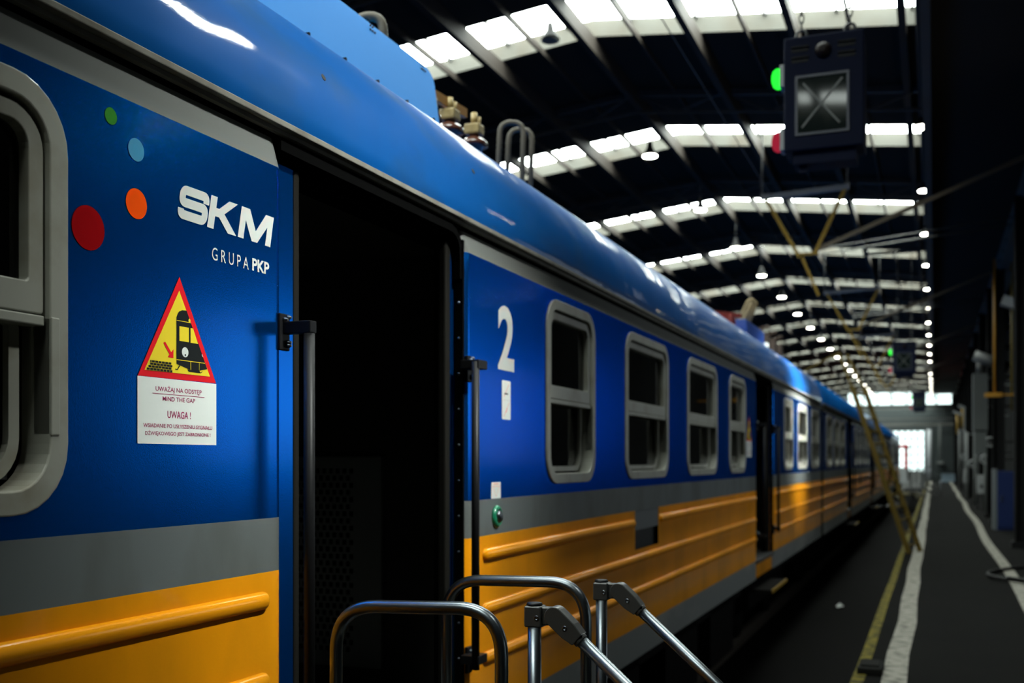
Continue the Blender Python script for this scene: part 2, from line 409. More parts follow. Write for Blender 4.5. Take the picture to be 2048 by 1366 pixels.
# ------------------------------------------------------------------ the train
XS = -1.78; XC = -3.2; HW = XC-XS   # near side plane, centre line
ZB = [.43, .63, 1.382, 1.536, 2.556, 2.645]
BM = [lowgrey, yellow, midgrey, blue, topgrey]
CAR0, CAR1 = -2.85, 18.72
DOORS = [(2.687, 3.986), (11.67, 12.97)]
WINS = [(-2.3, -1.16), (-.72, .42), (.69, 1.83), (4.96, 5.765), (6.41, 7.55), (8.19, 9.40), (10.01, 10.92), (13.93, 14.8), (15.37, 16.56), (17.12, 18.3)]
WZ0, WZ1, WT = 1.585, 2.515, 2.02
HATCH = (6.65, 7.27, 1.13, 1.382)
SILL, DTOP = .62, 2.60
def xlean(z): return XS if z < 2.56 else XS-(z-2.556)*.28
def side_wall(car):
    b = MB(); R = .045
    segs = []; e = CAR0
    for d0, d1 in DOORS: segs.append((e, d0)); e = d1
    segs.append((e, CAR1))
    for a, c in segs:
        la, rc = a != CAR0, c != CAR1
        path = []
        A0 = a+(R if la else 0); C0 = c-(R if rc else 0)
        if la: path += [(A0-R*math.sin(t), -R+R*math.cos(t), False) for t in [math.pi/2*(1-k/5) for k in range(5)]]
        cuts = {A0, C0}
        for w0, w1 in WINS:
            if A0 < w0 < C0: cuts |= {w0+.05, w1-.05}
        if A0 < HATCH[0] < C0: cuts |= {HATCH[0], HATCH[1]}
        path += [(y, 0, True) for y in sorted(cuts)]
        if rc: path += [(C0+R*math.sin(t), -R+R*math.cos(t), False) for t in [math.pi/2*(k+1)/5 for k in range(5)]]
        zs = sorted(set(ZB) | {WZ0+.05, WZ1-.05, HATCH[2]})
        V = [[b.bm.verts.new((xlean(z)+dx, y, z)) for z in zs] for y, dx, _ in path]
        for i in range(len(path)-1):
            ym = (path[i][0]+path[i+1][0])/2; straight = path[i][2] and path[i+1][2]
            for j in range(len(zs)-1):
                zm = (zs[j]+zs[j+1])/2
                if straight and any(w0+.05 < ym < w1-.05 for w0, w1 in WINS) and WZ0+.05 < zm < WZ1-.05: continue
                if straight and HATCH[0] < ym < HATCH[1] and HATCH[2] < zm < HATCH[3]: continue
                bi = max(k for k in range(5) if zm > ZB[k])
                f = b.bm.faces.new((V[i][j], V[i+1][j], V[i+1][j+1], V[i][j+1])); f.material_index = b.mi(BM[bi])
                f.smooth = not straight
        # pressed beads along the yellow band
        for zc in (1.302, 1.072, .862):
            ra, rb = (a+.18 if la else a), (c-.09 if rc else c)
            runs = [(ra, rb)]
            if zc > 1.2 and ra < HATCH[0] < rb: runs = [(ra, HATCH[0]-.03), (HATCH[1]+.04, rb)]
            for p, q in runs:
                n = 8; hh, pr = .026, .022; yy = []
                for k in range(5): yy.append((p+hh*(1-math.cos(math.pi/2*k/4)), math.sin(math.pi/2*k/4)))
                yy += [(q-hh*(1-math.cos(math.pi/2*k/4)), math.sin(math.pi/2*k/4)) for k in range(4, -1, -1)]
                rows = []
                for y, sc in yy:
                    rows.append([b.bm.verts.new((XS-.001+pr*max(sc, .02)*math.sin(math.pi*k/n)**.8 if 0 < k < n else XS-.001, y, zc-hh*max(sc, .02)*math.cos(math.pi*k/n))) for k in range(n+1)])
                for r0, r1 in zip(rows, rows[1:]):
                    for k in range(n):
                        f = b.bm.faces.new((r0[k], r1[k], r1[k+1], r0[k+1])); f.smooth = True; f.material_index = b.mi(yellow)
    o = b.obj('side_wall', None, car, fix=False); return o
def roof_profile():
    P = [(XS-.03, 2.665), (XS-.012, 2.672)]
    for k in range(0, 31):
        t = k/30*math.pi/2
        u = HW*(1-max(math.cos(t), 0)**(2/2.4)); v = .785*max(math.sin(t), 0)**(2/2.4)
        P.append((XS-abs(u), 2.69+v*.955))
    return P
def roof_x(z):                                        # outer surface for a height on the near shoulder
    v = min(max((z-2.69)/(.785*.955), 0), 1); return XS-abs(HW)*(1-(1-v**2.4)**(1/2.4))
def make_window(car, w0, w1):
    b = MB(); b.annulus(rrect(w0, w1, WZ0, WZ1, .15), rrect(w0+.052, w1-.052, WZ0+.052, WZ1-.052, .10), XS-.075, XS+.010)
    fr = b.obj('window_frame', wframe, car, bevel=.004)
    b = MB(); b.annulus(rrect(w0+.058, w1-.058, WT-.005, WZ1-.062, (.008, .008, .09, .09)), rrect(w0+.098, w1-.098, WT+.062, WZ1-.10, (.01, .01, .05, .05)), XS-.05, XS-.004)
    b.box(XS-.05, XS-.001, w0+.058, w1-.058, WT-.03, WT-.008)
    us = b.obj('upper_sash', wframe, fr, bevel=.003)
    b = MB(); b.annulus(rrect(w0+.058, w1-.085, WZ0+.062, WT-.03, (.10, .10, .005, .005)), rrect(w0+.082, w1-.113, WZ0+.088, WT-.03, (.08, .08, .004, .004)), XS-.075, XS-.045)
    ls = b.obj('lower_sash', wframe, fr, bevel=.003)
    b = MB(); b.box(XS-.04, XS+.013, w1-.052, w1-.028, WZ0+.17, WT-.01, bev=.003); b.obj('guide_strip', wframe, fr)
    b = MB(); b.box(XS-.036, XS-.032, w0+.09, w1-.09, WT+.05, WZ1-.09); b.obj('pane', rgl, fr)
    b = MB(); b.box(XS-.066, XS-.062, w0+.07, w1-.10, WZ0+.075, WT-.03); b.obj('pane', rgl, fr)
    return fr
def text_part(name, items, parent, m):
    b = MB()
    for it in items: add_text(b, *it[:5], it[5] if len(it) > 5 else XS+.002, m, *(it[6:]))
    return b.obj(name, m, parent)
def disc(b, cy, cz, ry, rz, x, m, n=40):
    b.poly([(cy+ry*math.cos(2*math.pi*k/n), cz+rz*math.sin(2*math.pi*k/n)) for k in range(n)], x, m)
def warning_sticker(car, dy):
    X1, X2, X3, X4 = XS+.0015, XS+.0022, XS+.0029, XS+.0036
    T = lambda P: [(y+dy, z) for y, z in P]
    b = MB(); b.poly(T([(2.0575, 1.742), (2.3605, 1.742), (2.3605, 1.905), (2.0575, 1.905)]), X1)
    st = b.obj('warning_sticker', cardwhite, car); st['label'] = 'white card under a red and yellow warning triangle with a train pictogram'
    b = MB(); b.poly(T([(2.211, 2.1665), (2.0585, 1.9055), (2.3595, 1.9065)]), X1); b.obj('triangle_border', red, st)
    b = MB(); b.poly(T([(2.2093, 2.131), (2.0815, 1.921), (2.333, 1.9225)]), X2); b.obj('triangle_panel', sticky, st)
    b = MB()
    b.poly(T([(2.1977, 1.9451), (2.1977, 2.062), (2.203, 2.073), (2.2085, 2.0784), (2.220, 2.083), (2.2375, 2.0842), (2.2542, 2.0546), (2.2849, 2.0037), (2.3205, 1.9412),
              (2.2881, 1.9345), (2.2935, 1.9300), (2.2985, 1.9335), (2.302, 1.9335), (2.2947, 1.9285), (2.2462, 1.9285), (2.2399, 1.9342), (2.2532, 1.9336)]), X3, stickblack)
    b.poly(T([(2.1925, 1.9304), (2.2023, 1.9298), (2.2122, 1.9412), (2.2085, 1.942), (2.2005, 1.9325), (2.1935, 1.9325)]), X3, stickblack)
    for row in range(4):
        z0 = 1.9222+row*.0064; y0 = 2.0885+row*.0042; y = 2.0885-.006*(row % 2)
        while y < 2.1824:
            a, c = max(y, y0), min(y+.0105, 2.1824)
            if c-a > .003: b.poly(T([(a, z0), (c, z0), (c, z0+.005), (a, z0+.005)]), X3, stickblack)
            y += .0122
    for P in ([(2.2085, 2.0042), (2.2456, 2.0042), (2.2456, 2.0412), (2.2085, 2.0412)], [(2.2519, 2.0036), (2.2822, 2.0036), (2.2622, 2.0414), (2.2519, 2.0414)],
              [(2.1977, 2.054), (2.2538, 2.054), (2.2532, 2.0555), (2.1977, 2.0555)], [(2.1977, 1.9548), (2.3105, 1.9548), (2.3095, 1.9565), (2.1977, 1.9565)],
              [(2.2520, 1.934), (2.2535, 1.934), (2.2535, 1.955), (2.2520, 1.955)], [(2.2862, 1.936), (2.2877, 1.936), (2.2877, 1.955), (2.2862, 1.955)]):
        b.poly(T(P), X4, sticky)
    disc(b, 2.2478+dy, 2.0598, .004, .005, X4, sticky, 14)
    disc(b, 2.2308+dy, 1.9772, .0128, .0128, X4, cardwhite, 24); disc(b, 2.2308+dy, 1.9700, .0025, .003, X4+.0005, stickblack, 12)
    b.poly(T([(2.3035, 1.971), (2.299, 1.972), (2.297, 1.977), (2.299, 1.979)]), X4, cardwhite)
    b.poly(T([(2.1484, 1.9928), (2.1553, 1.9965), (2.1779, 1.9726), (2.1864, 1.9805), (2.1864, 1.9583), (2.1643, 1.9589), (2.1718, 1.9663)]), X3, red)
    b.obj('train_pictogram', None, st)
    b = MB()
    for s_, y0, y1, z0, z1 in (('UWAŻAJ NA ODSTĘP', 2.1211, 2.2985, 1.8728, 1.8838), ('MIND THE GAP', 2.1468, 2.2719, 1.8494, 1.8604), ('UWAGA !', 2.1648, 2.2544, 1.8074, 1.8250),
                               ('WSIADANIE PO USŁYSZENIU SYGNAŁU', 2.0772, 2.3418, 1.7825, 1.7919), ('DŹWIĘKOWEGO JEST ZABRONIONE !', 2.0838, 2.3349, 1.7637, 1.7724)):
        add_text(b, s_, y0+dy, y1+dy, z0, z1, X2, magenta, .012)
    b.poly(T([(2.1095, 1.8655), (2.3101, 1.8655), (2.3101, 1.867), (2.1095, 1.867)]), X2, magenta)
    b.obj('warning_text', magenta, st)

def make_car(label):
    car = thing('railcar', label, 'train', (XC, (CAR0+CAR1)/2, -.6), 'cars of the blue and yellow train')
    sw = side_wall(car)
    P = roof_profile(); full = P+[(2*XC-x, z) for x, z in reversed(P[:-1])]
    b = MB(); rows = [[b.bm.verts.new((x, y, z)) for x, z in full] for y in (CAR0, CAR1)]
    for k in range(len(full)-1):
        f = b.bm.faces.new((rows[0][k], rows[1][k], rows[1][k+1], rows[0][k+1])); f.smooth = True
    for r in rows: b.bm.faces.new(r)
    b.obj('roof', roofblue, car)
    b = MB(); b.box(XS-.02, XS+.022, CAR0, CAR1, 2.672, 2.690, bev=.003); b.box(XS-.02, XS-.002, CAR0, CAR1, 2.66, 2.675)
    b.obj('drip_rail', railgrey, car)
    b = MB(); b.box(XS-.09, XS-.035, CAR0, CAR1, 2.60, 2.672); b.obj('roof_seal', mat('door_seal_black', (.003, .003, .003), .8, spec=0), car)
    for w0, w1 in WINS: make_window(car, w0, w1)
    # shell that closes the car: far side, ends, floor
    b = MB(); b.box(2*XC-XS-.05, 2*XC-XS, CAR0, CAR1, .43, 2.67)
    for y in (CAR0, CAR1-.06): b.box(2*XC-XS, XS-.03, y, y+.06, .43, 2.69)
    b.obj('body_shell', midgrey, car)
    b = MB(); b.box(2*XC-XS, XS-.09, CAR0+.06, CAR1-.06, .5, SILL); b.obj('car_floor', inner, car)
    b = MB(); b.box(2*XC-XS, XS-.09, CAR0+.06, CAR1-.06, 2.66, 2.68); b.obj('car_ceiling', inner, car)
    for d0, d1 in DOORS:
        for yp in (d0-.55, d1+.5):
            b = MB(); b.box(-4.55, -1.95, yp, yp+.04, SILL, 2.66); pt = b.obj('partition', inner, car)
            if yp > d1:
                gm = mat('grille_grey', (.22, .23, .23), .6)
                b = MB(); b.box(-3.02, -2.42, yp-.03, yp, .72, 1.72, gm)
                for r in range(26):
                    for c in range(11):
                        zz = .79+r*.034; xx = -2.98+c*.037+(.018 if r % 2 else 0)
                        b.box(xx, xx+.02, yp-.032, yp-.029, zz, zz+.024, rubber)
                b.obj('grille', None, pt)
        # frame of the doorway
        b = MB(); b.box(XS-.04, XS-.005, d1-.012, d1+.004, SILL, DTOP); b.box(XS-.14, XS-.08, d1+.0, d1+.05, SILL, DTOP)
        pr = rounded([(d0-.01, DTOP+.03), (d1-.012, DTOP+.03), (d1-.012, 2.44)], .12, 8)
        for q0, q1 in zip(pr, pr[1:]): b.beam((XS-.024, *q0), (XS-.024, *q1), .034, .03)
        b.box(XS-.14, XS-.08, d0-.05, d0+.01, SILL, DTOP); b.box(XS-.16, XS-.085, d0-.02, d1+.02, DTOP-.02, 2.66)
        fr = b.obj('door_frame', mat('door_seal_black', (.003, .003, .003), .8, spec=0), car)
        for k in range(13):
            b = MB(); b.lathe((XS-.022, d1-.012, .75+k*.145), [(.006, 0), (.005, -.004), (.002, -.006)], 8, axis='Y'); b.obj('screw', steel, fr)
        for s_, (p, q) in (('l', (d0-.62, d0+.114)), ('r', (d1-.048, d1+.62))):
            b = MB(); b.box(XS-.072, XS-.047, p, q, SILL+.01, DTOP-.01); lf = b.obj('door_leaf', blue, car)
            e = q if s_ == 'l' else p
            b = MB(); b.box(XS-.078, XS-.043, *((e, e+.031) if s_ == 'l' else (e-.045, e)), SILL+.01, DTOP-.01, bev=.008)
            b.obj('rubber_edge', mat('edge_rubber', (.007, .0065, .005), .6, spec=.1), lf)
        b = MB(); b.box(XS-.10, XS-.02, d0, d1, .43, SILL, yellow); b.box(XS-.10, XS+.01, d0, d1, SILL-.03, SILL+.004, darksteel); b.obj('door_sill', None, car)
        b = MB(); b.box(XS-.25, XS+.16, d0+.05, d1-.05, .28, .31); b.beam((XS-.1, d0+.2, .3), (XS-.1, d0+.2, .5), .04, .02); b.beam((XS-.1, d1-.2, .3), (XS-.1, d1-.2, .5), .04, .02)
        fb = b.obj('footboard', undermat, car)
        b = MB(); b.box(XS+.15, XS+.165, d0+.05, d1-.05, .28, .315); b.obj('footboard_edge', yel2, fb)
        # grab rails
        for yp, yr, xr in ((d0-.012, d0+.0, XS+.083), (d1+.035, d1-.035, XS+.062)):
            b = MB(); b.tube([(xr, yr, 2.10), (xr, yr, .86)], .0165, 14)
            gr = b.obj('grab_rail', blackpaint, car)
            for zt in (2.078, .885):
                b = MB(); b.box(XS-.006, XS+.008, yp-.026, yp+.026, zt-.054, zt+.054, bev=.004)
                b.box(min(XS, xr)-.0, xr+.018, min(yp, yr)-.011, max(yp, yr)+.011, zt-.006, zt+.03, bev=.003)
                b.obj('bracket', blackpaint, gr)
                for dz in (-.043, -.033, .040, .049):
                    b = MB(); b.lathe((XS+.008, yp+(.012 if int(abs(dz)*1000) % 2 else -.006), zt+dz*.9), [(.0075, 0), (.0075, .006), (.004, .011), (.0035, .014)], 10, axis='X'); b.obj('bolt', steel, gr)
    # service hatch
    b = MB(); b.box(XS-.04, XS-.03, HATCH[0]-.01, HATCH[1]+.01, HATCH[2]-.01, HATCH[3])
    sh_ = b.obj('service_hatch', mat('hatch_dark', (.012, .013, .013), .6, spec=.2), car)
    b = MB(); b.box(XS-.035, XS-.002, HATCH[0], HATCH[1], HATCH[2]+.125, HATCH[3]); b.obj('hatch_flap', mat('hatch_grey', (.06, .07, .075), .6), sh_)
    # bogies and underframe boxes
    b = MB(); b.box(-4.5, -1.95, CAR0+.3, CAR1-.3, .25, .45)
    for y in (6.2, 8.2, 10.0): b.box(-2.4, -1.95, y, y+1.2, -.25, .3)
    b.obj('underframe', undermat, car)
    for yc in (.4, 15.4):
        b = MB(); b.box(-2.35, -2.2, yc-1.6, yc+1.6, -.2, .05); b.box(-4.2, -4.05, yc-1.6, yc+1.6, -.2, .05); b.box(-4.1, -2.3, yc-.25, yc+.25, -.15, .25)
        bo = b.obj('bogie', undermat, car)
        for dy in (-1.3, 1.3):
            b = MB()
            for xx in (-2.5, -3.97): b.lathe((xx, yc+dy, -.135), [(.2, 0), (.44, 0), (.46, .03), (.46, .12), (.2, .13)], 28, axis='X')
            b.cyl((-4.0, yc+dy, -.135), (-2.35, yc+dy, -.135), .09)
            b.obj('wheelset', undermat, bo)
    return car

car = make_car('nearest blue and yellow railcar with big white lettering and doorway open behind the steel stairs')
SK = ('screw', 'bolt')
car2 = dup(car, None, SK); car2.location.y += 21.92
car2['label'] = 'second blue and yellow railcar along the track, behind the leaning yellow ladder'
car3 = dup(car, None, SK); car3.location.y += 43.84
car3['label'] = 'farthest blue and yellow railcar, last one before the bright end gate'
# --- details that only the nearest car carries
XD = XS+.0015
for nm, cy, cz, r, m in (('green_dot', 1.969, 2.501, .0198, dotgreen), ('light_blue_dot', 2.0535, 2.4455, .0275, dotblue), ('orange_dot', 2.0545, 2.3165, .0365, orange), ('red_dot', 1.8975, 2.227, .0505, dotred)):
    b = MB(); disc(b, cy, cz, r, r, XD, None); b.obj(nm, m, car)
b = MB(); h = .0885; zb = 2.3155; sh = .21
def tr_at(y0, sx): return lambda p: (y0+sx*p[0]*h+sh*p[1]*h, zb+p[1]*h)
tr = tr_at(2.1985, .98)
Sp = rounded([(1.24, .65), (1.24, .865), (.15, .865), (.15, .5), (1.24, .5), (1.24, .135), (.15, .135), (.15, .31)], .165, 6)
stroke(b, Sp, .275, XD, None, tr)
tr = tr_at(2.3215, .98)
b.poly([tr(p) for p in [(0, 0), (.31, 0), (.31, 1), (0, 1)]], XD)
b.poly([tr(p) for p in [(.31, .66), (.46, .66), (.90, 1), (1.34, 1), (.74, .55), (1.46, 0), (1.02, 0), (.50, .40), (.31, .40)]], XD)
tr = tr_at(2.455, 1.0)
b.poly([tr(p) for p in [(0, 0), (.29, 0), (.29, .60), (.72, 0), (1.02, 0), (1.45, .60), (1.45, 0), (1.74, 0), (1.74, 1), (1.30, 1), (.87, .36), (.44, 1), (0, 1)]], XD)
b.obj('lettering', white, car)['label'] = 'big white italic letters SKM'
text_part('small_lettering', [('G R U P A', 2.3425, 2.505, 2.2335, 2.2665, XD, 0), ('PKP', 2.522, 2.604, 2.2345, 2.2695, XD, .03)], car, white)
text_part('class_number', [('2', 4.338, 4.530, 2.103, 2.388, XD, .028)], car, white)
warning_sticker(car, 0); warning_sticker(car, 8.95)
b = MB(); b.poly(rrect(4.384, 4.486, 1.885, 2.058, .008, 3), XD)
ps = b.obj('pictogram_sticker', cardwhite, car)
b = MB(); X2 = XS+.0022
pink = mat('sticker_faded_red', (.75, .30, .27), .5)
b.poly([(4.402, 1.985), (4.408, 1.985), (4.470, 2.045), (4.464, 2.045)], X2, pink); b.poly([(4.402, 1.898), (4.408, 1.898), (4.470, 1.960), (4.464, 1.960)], X2, pink)
b.poly([(4.410, 1.996), (4.452, 1.996), (4.452, 2.003), (4.410, 2.003)], X2+.0005, stickblack); b.poly([(4.39, 1.970), (4.48, 1.970), (4.48, 1.972), (4.39, 1.972)], X2, mat('sticker_shadow', (.5, .5, .5), .5))
b.poly([(4.425, 1.918), (4.435, 1.915), (4.447, 1.935), (4.438, 1.938)], X2+.0005, pink)
b.obj('pictograms', None, ps)
b = MB(); b.poly(rrect(4.262, 4.368, 1.537, 1.608, .004, 2), XD); s2 = b.obj('instruction_label', cardwhite, car)
b = MB()
b.poly([(4.285, 1.598), (4.345, 1.598), (4.345, 1.602), (4.285, 1.602)], X2, pink)
for p, q in (((4.275, 1.590), (4.315, 1.545)), ((4.355, 1.590), (4.315, 1.545)), ((4.275, 1.590), (4.355, 1.590))):
    d = Vector(q)-Vector(p); n = Vector((-d.y, d.x)).normalized()*.0012
    b.poly([(p[0]+n.x, p[1]+n.y), (q[0]+n.x, q[1]+n.y), (q[0]-n.x, q[1]-n.y), (p[0]-n.x, p[1]-n.y)], X2, pink)
for k in range(3): b.poly([(4.288+k*.008, 1.582-k*.009), (4.342-k*.008, 1.582-k*.009), (4.342-k*.008, 1.584-k*.009), (4.288+k*.008, 1.584-k*.009)], X2+.0004, mat('sticker_shadow', (.5, .5, .5), .5))
b.obj('label_print', None, s2)
green = mat('green_plastic', (.008, .20, .10), .35, coat=.4)
b = MB(); b.lathe((XS, 4.318, 1.458), [(.049, 0), (.049, .008), (.040, .016), (.034, .017), (.032, .010)], 36, axis='X'); db = b.obj('door_button', green, car)
b = MB(); b.lathe((XS+.008, 4.318, 1.458), [(.026, 0), (.026, .012), (.020, .018), (.010, .020)], 28, axis='X'); b.obj('push_cap', steel, db)
# roof equipment
def roof_box(y0, y1, xb, zb_, xt, zt, m, parent, rad=.12, lean=0):
    b = MB(); n = 6
    top = [(y0, zt)]+[(y1-rad+rad*math.sin(t), zt-rad+rad*math.cos(t)) for t in [math.pi/2*k/n for k in range(n+1)]]
    prof = [(y1, zb_), (y0, zb_)]+top
    prof = [(y-lean*(zt-z)/(zt-zb_)*(1 if y > (y0+y1)/2 else 0), z) for y, z in prof]
    X = lambda z: xb+(xt-xb)*(z-zb_)/(zt-zb_)
    A = [b.bm.verts.new((X(z), y, z)) for y, z in prof]; B = [b.bm.verts.new((2*XC-X(z), y, z)) for y, z in prof]
    b.bm.faces.new(A); b.bm.faces.new(B[::-1])
    for k in range(len(prof)): b.bm.faces.new((A[k], A[(k+1) % len(prof)], B[(k+1) % len(prof)], B[k]))
    return b.obj('roof_box', m, parent, bevel=.006)
rb = roof_box(3.035, 4.80, -2.115, 3.20, -2.315, 3.632, boxblue, car, .10, .33)
for k in range(6):
    b = MB(); y = 3.33+k*.26; b.box(-2.128, -2.104, y, y+.009, 3.20, 3.252); b.box(-2.112, -2.100, y-.003, y+.009, 3.222, 3.230); b.obj('box_clip', blackpaint, rb)
for y in (3.62, 4.12, 4.62):
    for k in range(5):
        b = MB(); b.lathe((-2.298+.004, y+.02*(k % 3), 3.585+.018*(k//3)), [(.005, 0), (.005, .006)], 8, axis='X'); b.obj('rivet', darksteel, rb)
for y in (2.962, 4.156):
    b = MB(); x = roof_x(2.927); nx = Vector((1, 0, .42)).normalized()
    b.cyl(Vector((x, y, 2.927))-nx*.01, Vector((x, y, 2.927))+nx*.0015, .0115, n=20)
    b.obj('bolt_hole', rubber, car)
brown = mat('brown_porcelain', (.10, .035, .022), .2, coat=.7); tan = mat('tan_resin', (.36, .26, .10), .5, dirt=(.14, .09, .03), dscale=30)
copper = mat('copper_bar', (.36, .17, .04), .5)
for k, (y, x) in enumerate(((4.98, -2.44), (5.22, -2.42), (5.50, -2.40), (5.02, -2.75), (5.27, -2.75))):
    b = MB(); zb_ = 3.43 if x > -2.6 else 3.46
    b.lathe((x, y, zb_), [(.045, -.11), (.045, .025), (.080, .03), (.074, .055), (.050, .075), (.03, .085), (.03, .105)], 28)
    ins = b.obj('insulator', brown, car)
    b = MB(); b.box(x-.045, x+.045, y-.045, y+.045, zb_+.095, zb_+.155, bev=.012); b.cyl((x, y, zb_+.15), (x, y, zb_+.22), .018); b.cyl((x+.02, y+.02, zb_+.15), (x+.02, y+.02, zb_+.20), .012)
    b.obj('terminal_block', tan, ins)
b = MB(); b.beam((-2.46, 5.0, 3.625), (-2.42, 5.42, 3.625), .03, .05); b.obj('busbar', copper, car)
hosem = mat('grey_hose', (.10, .085, .065), .55, spec=.2)
def hose(pts, r, m, parent=car, name='roof_hose'):
    b = MB(); b.tube(rounded3(pts, .09), r, 12); return b.obj(name, m, parent)
def rounded3(pts, r, n=6):
    out = [Vector(pts[0])]
    for a, c, d in zip(pts, pts[1:], pts[2:]):
        A, B, D = Vector(a), Vector(c), Vector(d); u, v = (A-B).normalized(), (D-B).normalized()
        rr = min(r, (A-B).length*.49, (D-B).length*.49); p0, p2 = B+u*rr, B+v*rr
        for k in range(n+1):
            t = k/n; out.append((1-t)**2*p0+2*t*(1-t)*B+t*t*p2)
    return out+[Vector(pts[-1])]
for dy in (0, .16): hose([(-2.70, 6.55+dy, 3.35), (-2.67, 6.55+dy, 3.94), (-2.53, 6.62+dy, 3.94), (-2.55, 6.62+dy, 3.33)], .017, hosem)
hose([(-2.53, 4.36, 3.5), (-2.5, 4.36, 3.765), (-2.385, 4.4, 3.765), (-2.37, 4.4, 3.5)], .022, hosem)
rb2 = roof_box(13.7, 15.2, -2.2, 3.2, -2.22, 3.5, mat('deep_blue_paint', (.008, .05, .26), .4, coat=.4), car, .03)
tanh = mat('tan_hose', (.24, .18, .09), .55, spec=.2)
for dy in (0, .22): hose([(-2.36, 13.9+dy, 3.45), (-2.30, 13.9+dy, 3.60), (-2.22, 13.9+dy, 3.77), (-2.16, 13.95+dy, 3.77), (-2.28, 13.95+dy, 3.45)], .022, tanh)
b = MB(); b.lathe((-2.21, 15.3, 3.2), [(.04, 0), (.04, .14), (.03, .16)], 16); b.obj('roof_insulator', cardwhite, car)
b = MB(); b.beam((-2.7, 12.2, 3.45), (-2.25, 13.4, 3.5), .05, .05); b.beam((-2.9, 12.6, 3.6), (-2.35, 13.0, 3.42), .06, .06); b.box(-2.8, -2.3, 13.1, 13.4, 3.33, 3.5); b.box(-2.75, -2.4, 12.2, 12.4, 3.3, 3.46)
b.obj('pantograph_base', mat('red_steel', (.22, .02, .012), .5), car)
b = MB()
for y in (16.5, 17.3, 18.0): b.box(-3.2, -2.35, y, y+.25, 3.3, 3.62); b.beam((-2.9, y, 3.6), (-2.4, y+.5, 3.8), .04, .04)
b.obj('roof_gear', mat('rusty_gear', (.05, .028, .018), .7), car)

# ------------------------------------------------------------------ boarding stairs
def stairs(label):
    st = thing('boarding_stairs', label, 'stairs', (-1.2, 2.86, -.75), 'steel boarding stairs')
    R = .0178
    for Y, xa, xb, za, zb_ in ((2.56, -1.531, -1.040, 1.302, 1.318), (3.16, -1.477, -1.002, 1.314, 1.324)):
        b = MB(); b.tube(rounded3([(xa, Y, .46), (xa, Y, za), (xb, Y, zb_), (xb, Y, .46)], .125, 10), R, 18); b.obj('guard_hoop', steel, st)
    for Y, xp, zt in ((2.56, -.949, 1.336), (3.16, -.952, 1.332)):
        b = MB(); b.tube([(xp, Y, .46), (xp, Y, zt-.01)], R, 18); b.obj('post', steel, st)
        jx, jz = xp+.058, zt-.028
        b = MB(); b.box(xp-.021, xp+.025, Y-.023, Y+.023, zt-.058, zt-.004, bev=.004); b.box(xp+.02, jx, Y-.012, Y+.012, zt-.052, zt-.006, bev=.003)
        d = Vector((.748, 0, -.664)); c = Vector((jx, Y, jz))
        nn = Vector((d.z, 0, -d.x)); out = []
        for k in range(13):
            a = math.pi/2+math.pi*k/12; out.append(c+d*.025*math.cos(a)+nn*.025*math.sin(a))
        out += [c+d*.05-nn*.0245, c+d*.083-nn*.0185, c+d*.083+nn*.0185, c+d*.05+nn*.0245]
        A = [b.bm.verts.new(p+Vector((0, -.022, 0))) for p in out]; B = [b.bm.verts.new(p+Vector((0, .022, 0))) for p in out]
        b.bm.faces.new(A); b.bm.faces.new(B[::-1])
        for k in range(len(out)): b.bm.faces.new((A[k], A[(k+1) % len(out)], B[(k+1) % len(out)], B[k]))
        b.cyl(c+d*.08, c+d*.092, .0195, n=20)
        jt = b.obj('rail_joint', cast, st, bevel=.0025)
        b = MB(); b.lathe((xp, Y, zt-.006), [(.020, 0), (.021, .004), (.019, .009), (.012, .010)], 24); b.obj('post_cap', blackpaint, jt)
        for p in ((xp+.014, -.0232, zt-.033), (jx+.03, -.0222, jz-.027)):
            b = MB(); b.lathe((p[0], Y+p[1], p[2]), [(.0065, .003), (.0065, -.0015), (.0038, -.0015), (.003, .0005)], 14, axis='Y'); b.obj('socket_screw', steel, jt)
        e = c+d*.95
        b = MB(); b.tube([c+d*.055, e], .0162, 18); b.obj('handrail', steel, st)
        b = MB(); b.tube([(e.x, Y, -.0), (e.x, Y, e.z+.01)], R, 14); b.obj('lower_post', steel, st)
    tread = mat('step_grating', (.06, .06, .06), .6, metal=.5)
    b = MB(); b.box(-1.58, -.92, 2.52, 3.20, .42, .46); b.obj('platform', tread, st)
    for x, z in ((-.80, .29), (-.58, .14)):
        b = MB(); b.box(x-.13, x+.11, 2.54, 3.18, z, z+.03); b.obj('step', tread, st)
    for Y in (2.53, 3.17):
        b = MB(); b.beam((-.95, Y, .42), (-.35, Y, .03), .03, .09); b.obj('stringer', darksteel, st)
        for x in (-1.53, -1.0):
            b = MB(); b.tube([(x, Y, -.75), (x, Y, .42)], .02, 12); b.obj('leg', darksteel, st)
    return st
st = stairs('shiny tubular steel boarding stairs in front of the open doorway')
for dx, y, lab in ((.45, 55, 'far steel stairs with glinting rails beside the walkway end'), (.52, 66, 'steel stairs farthest away, just before the bright gate')):
    o = dup(st); o.location.x += dx; o.location.y = y; o['label'] = lab

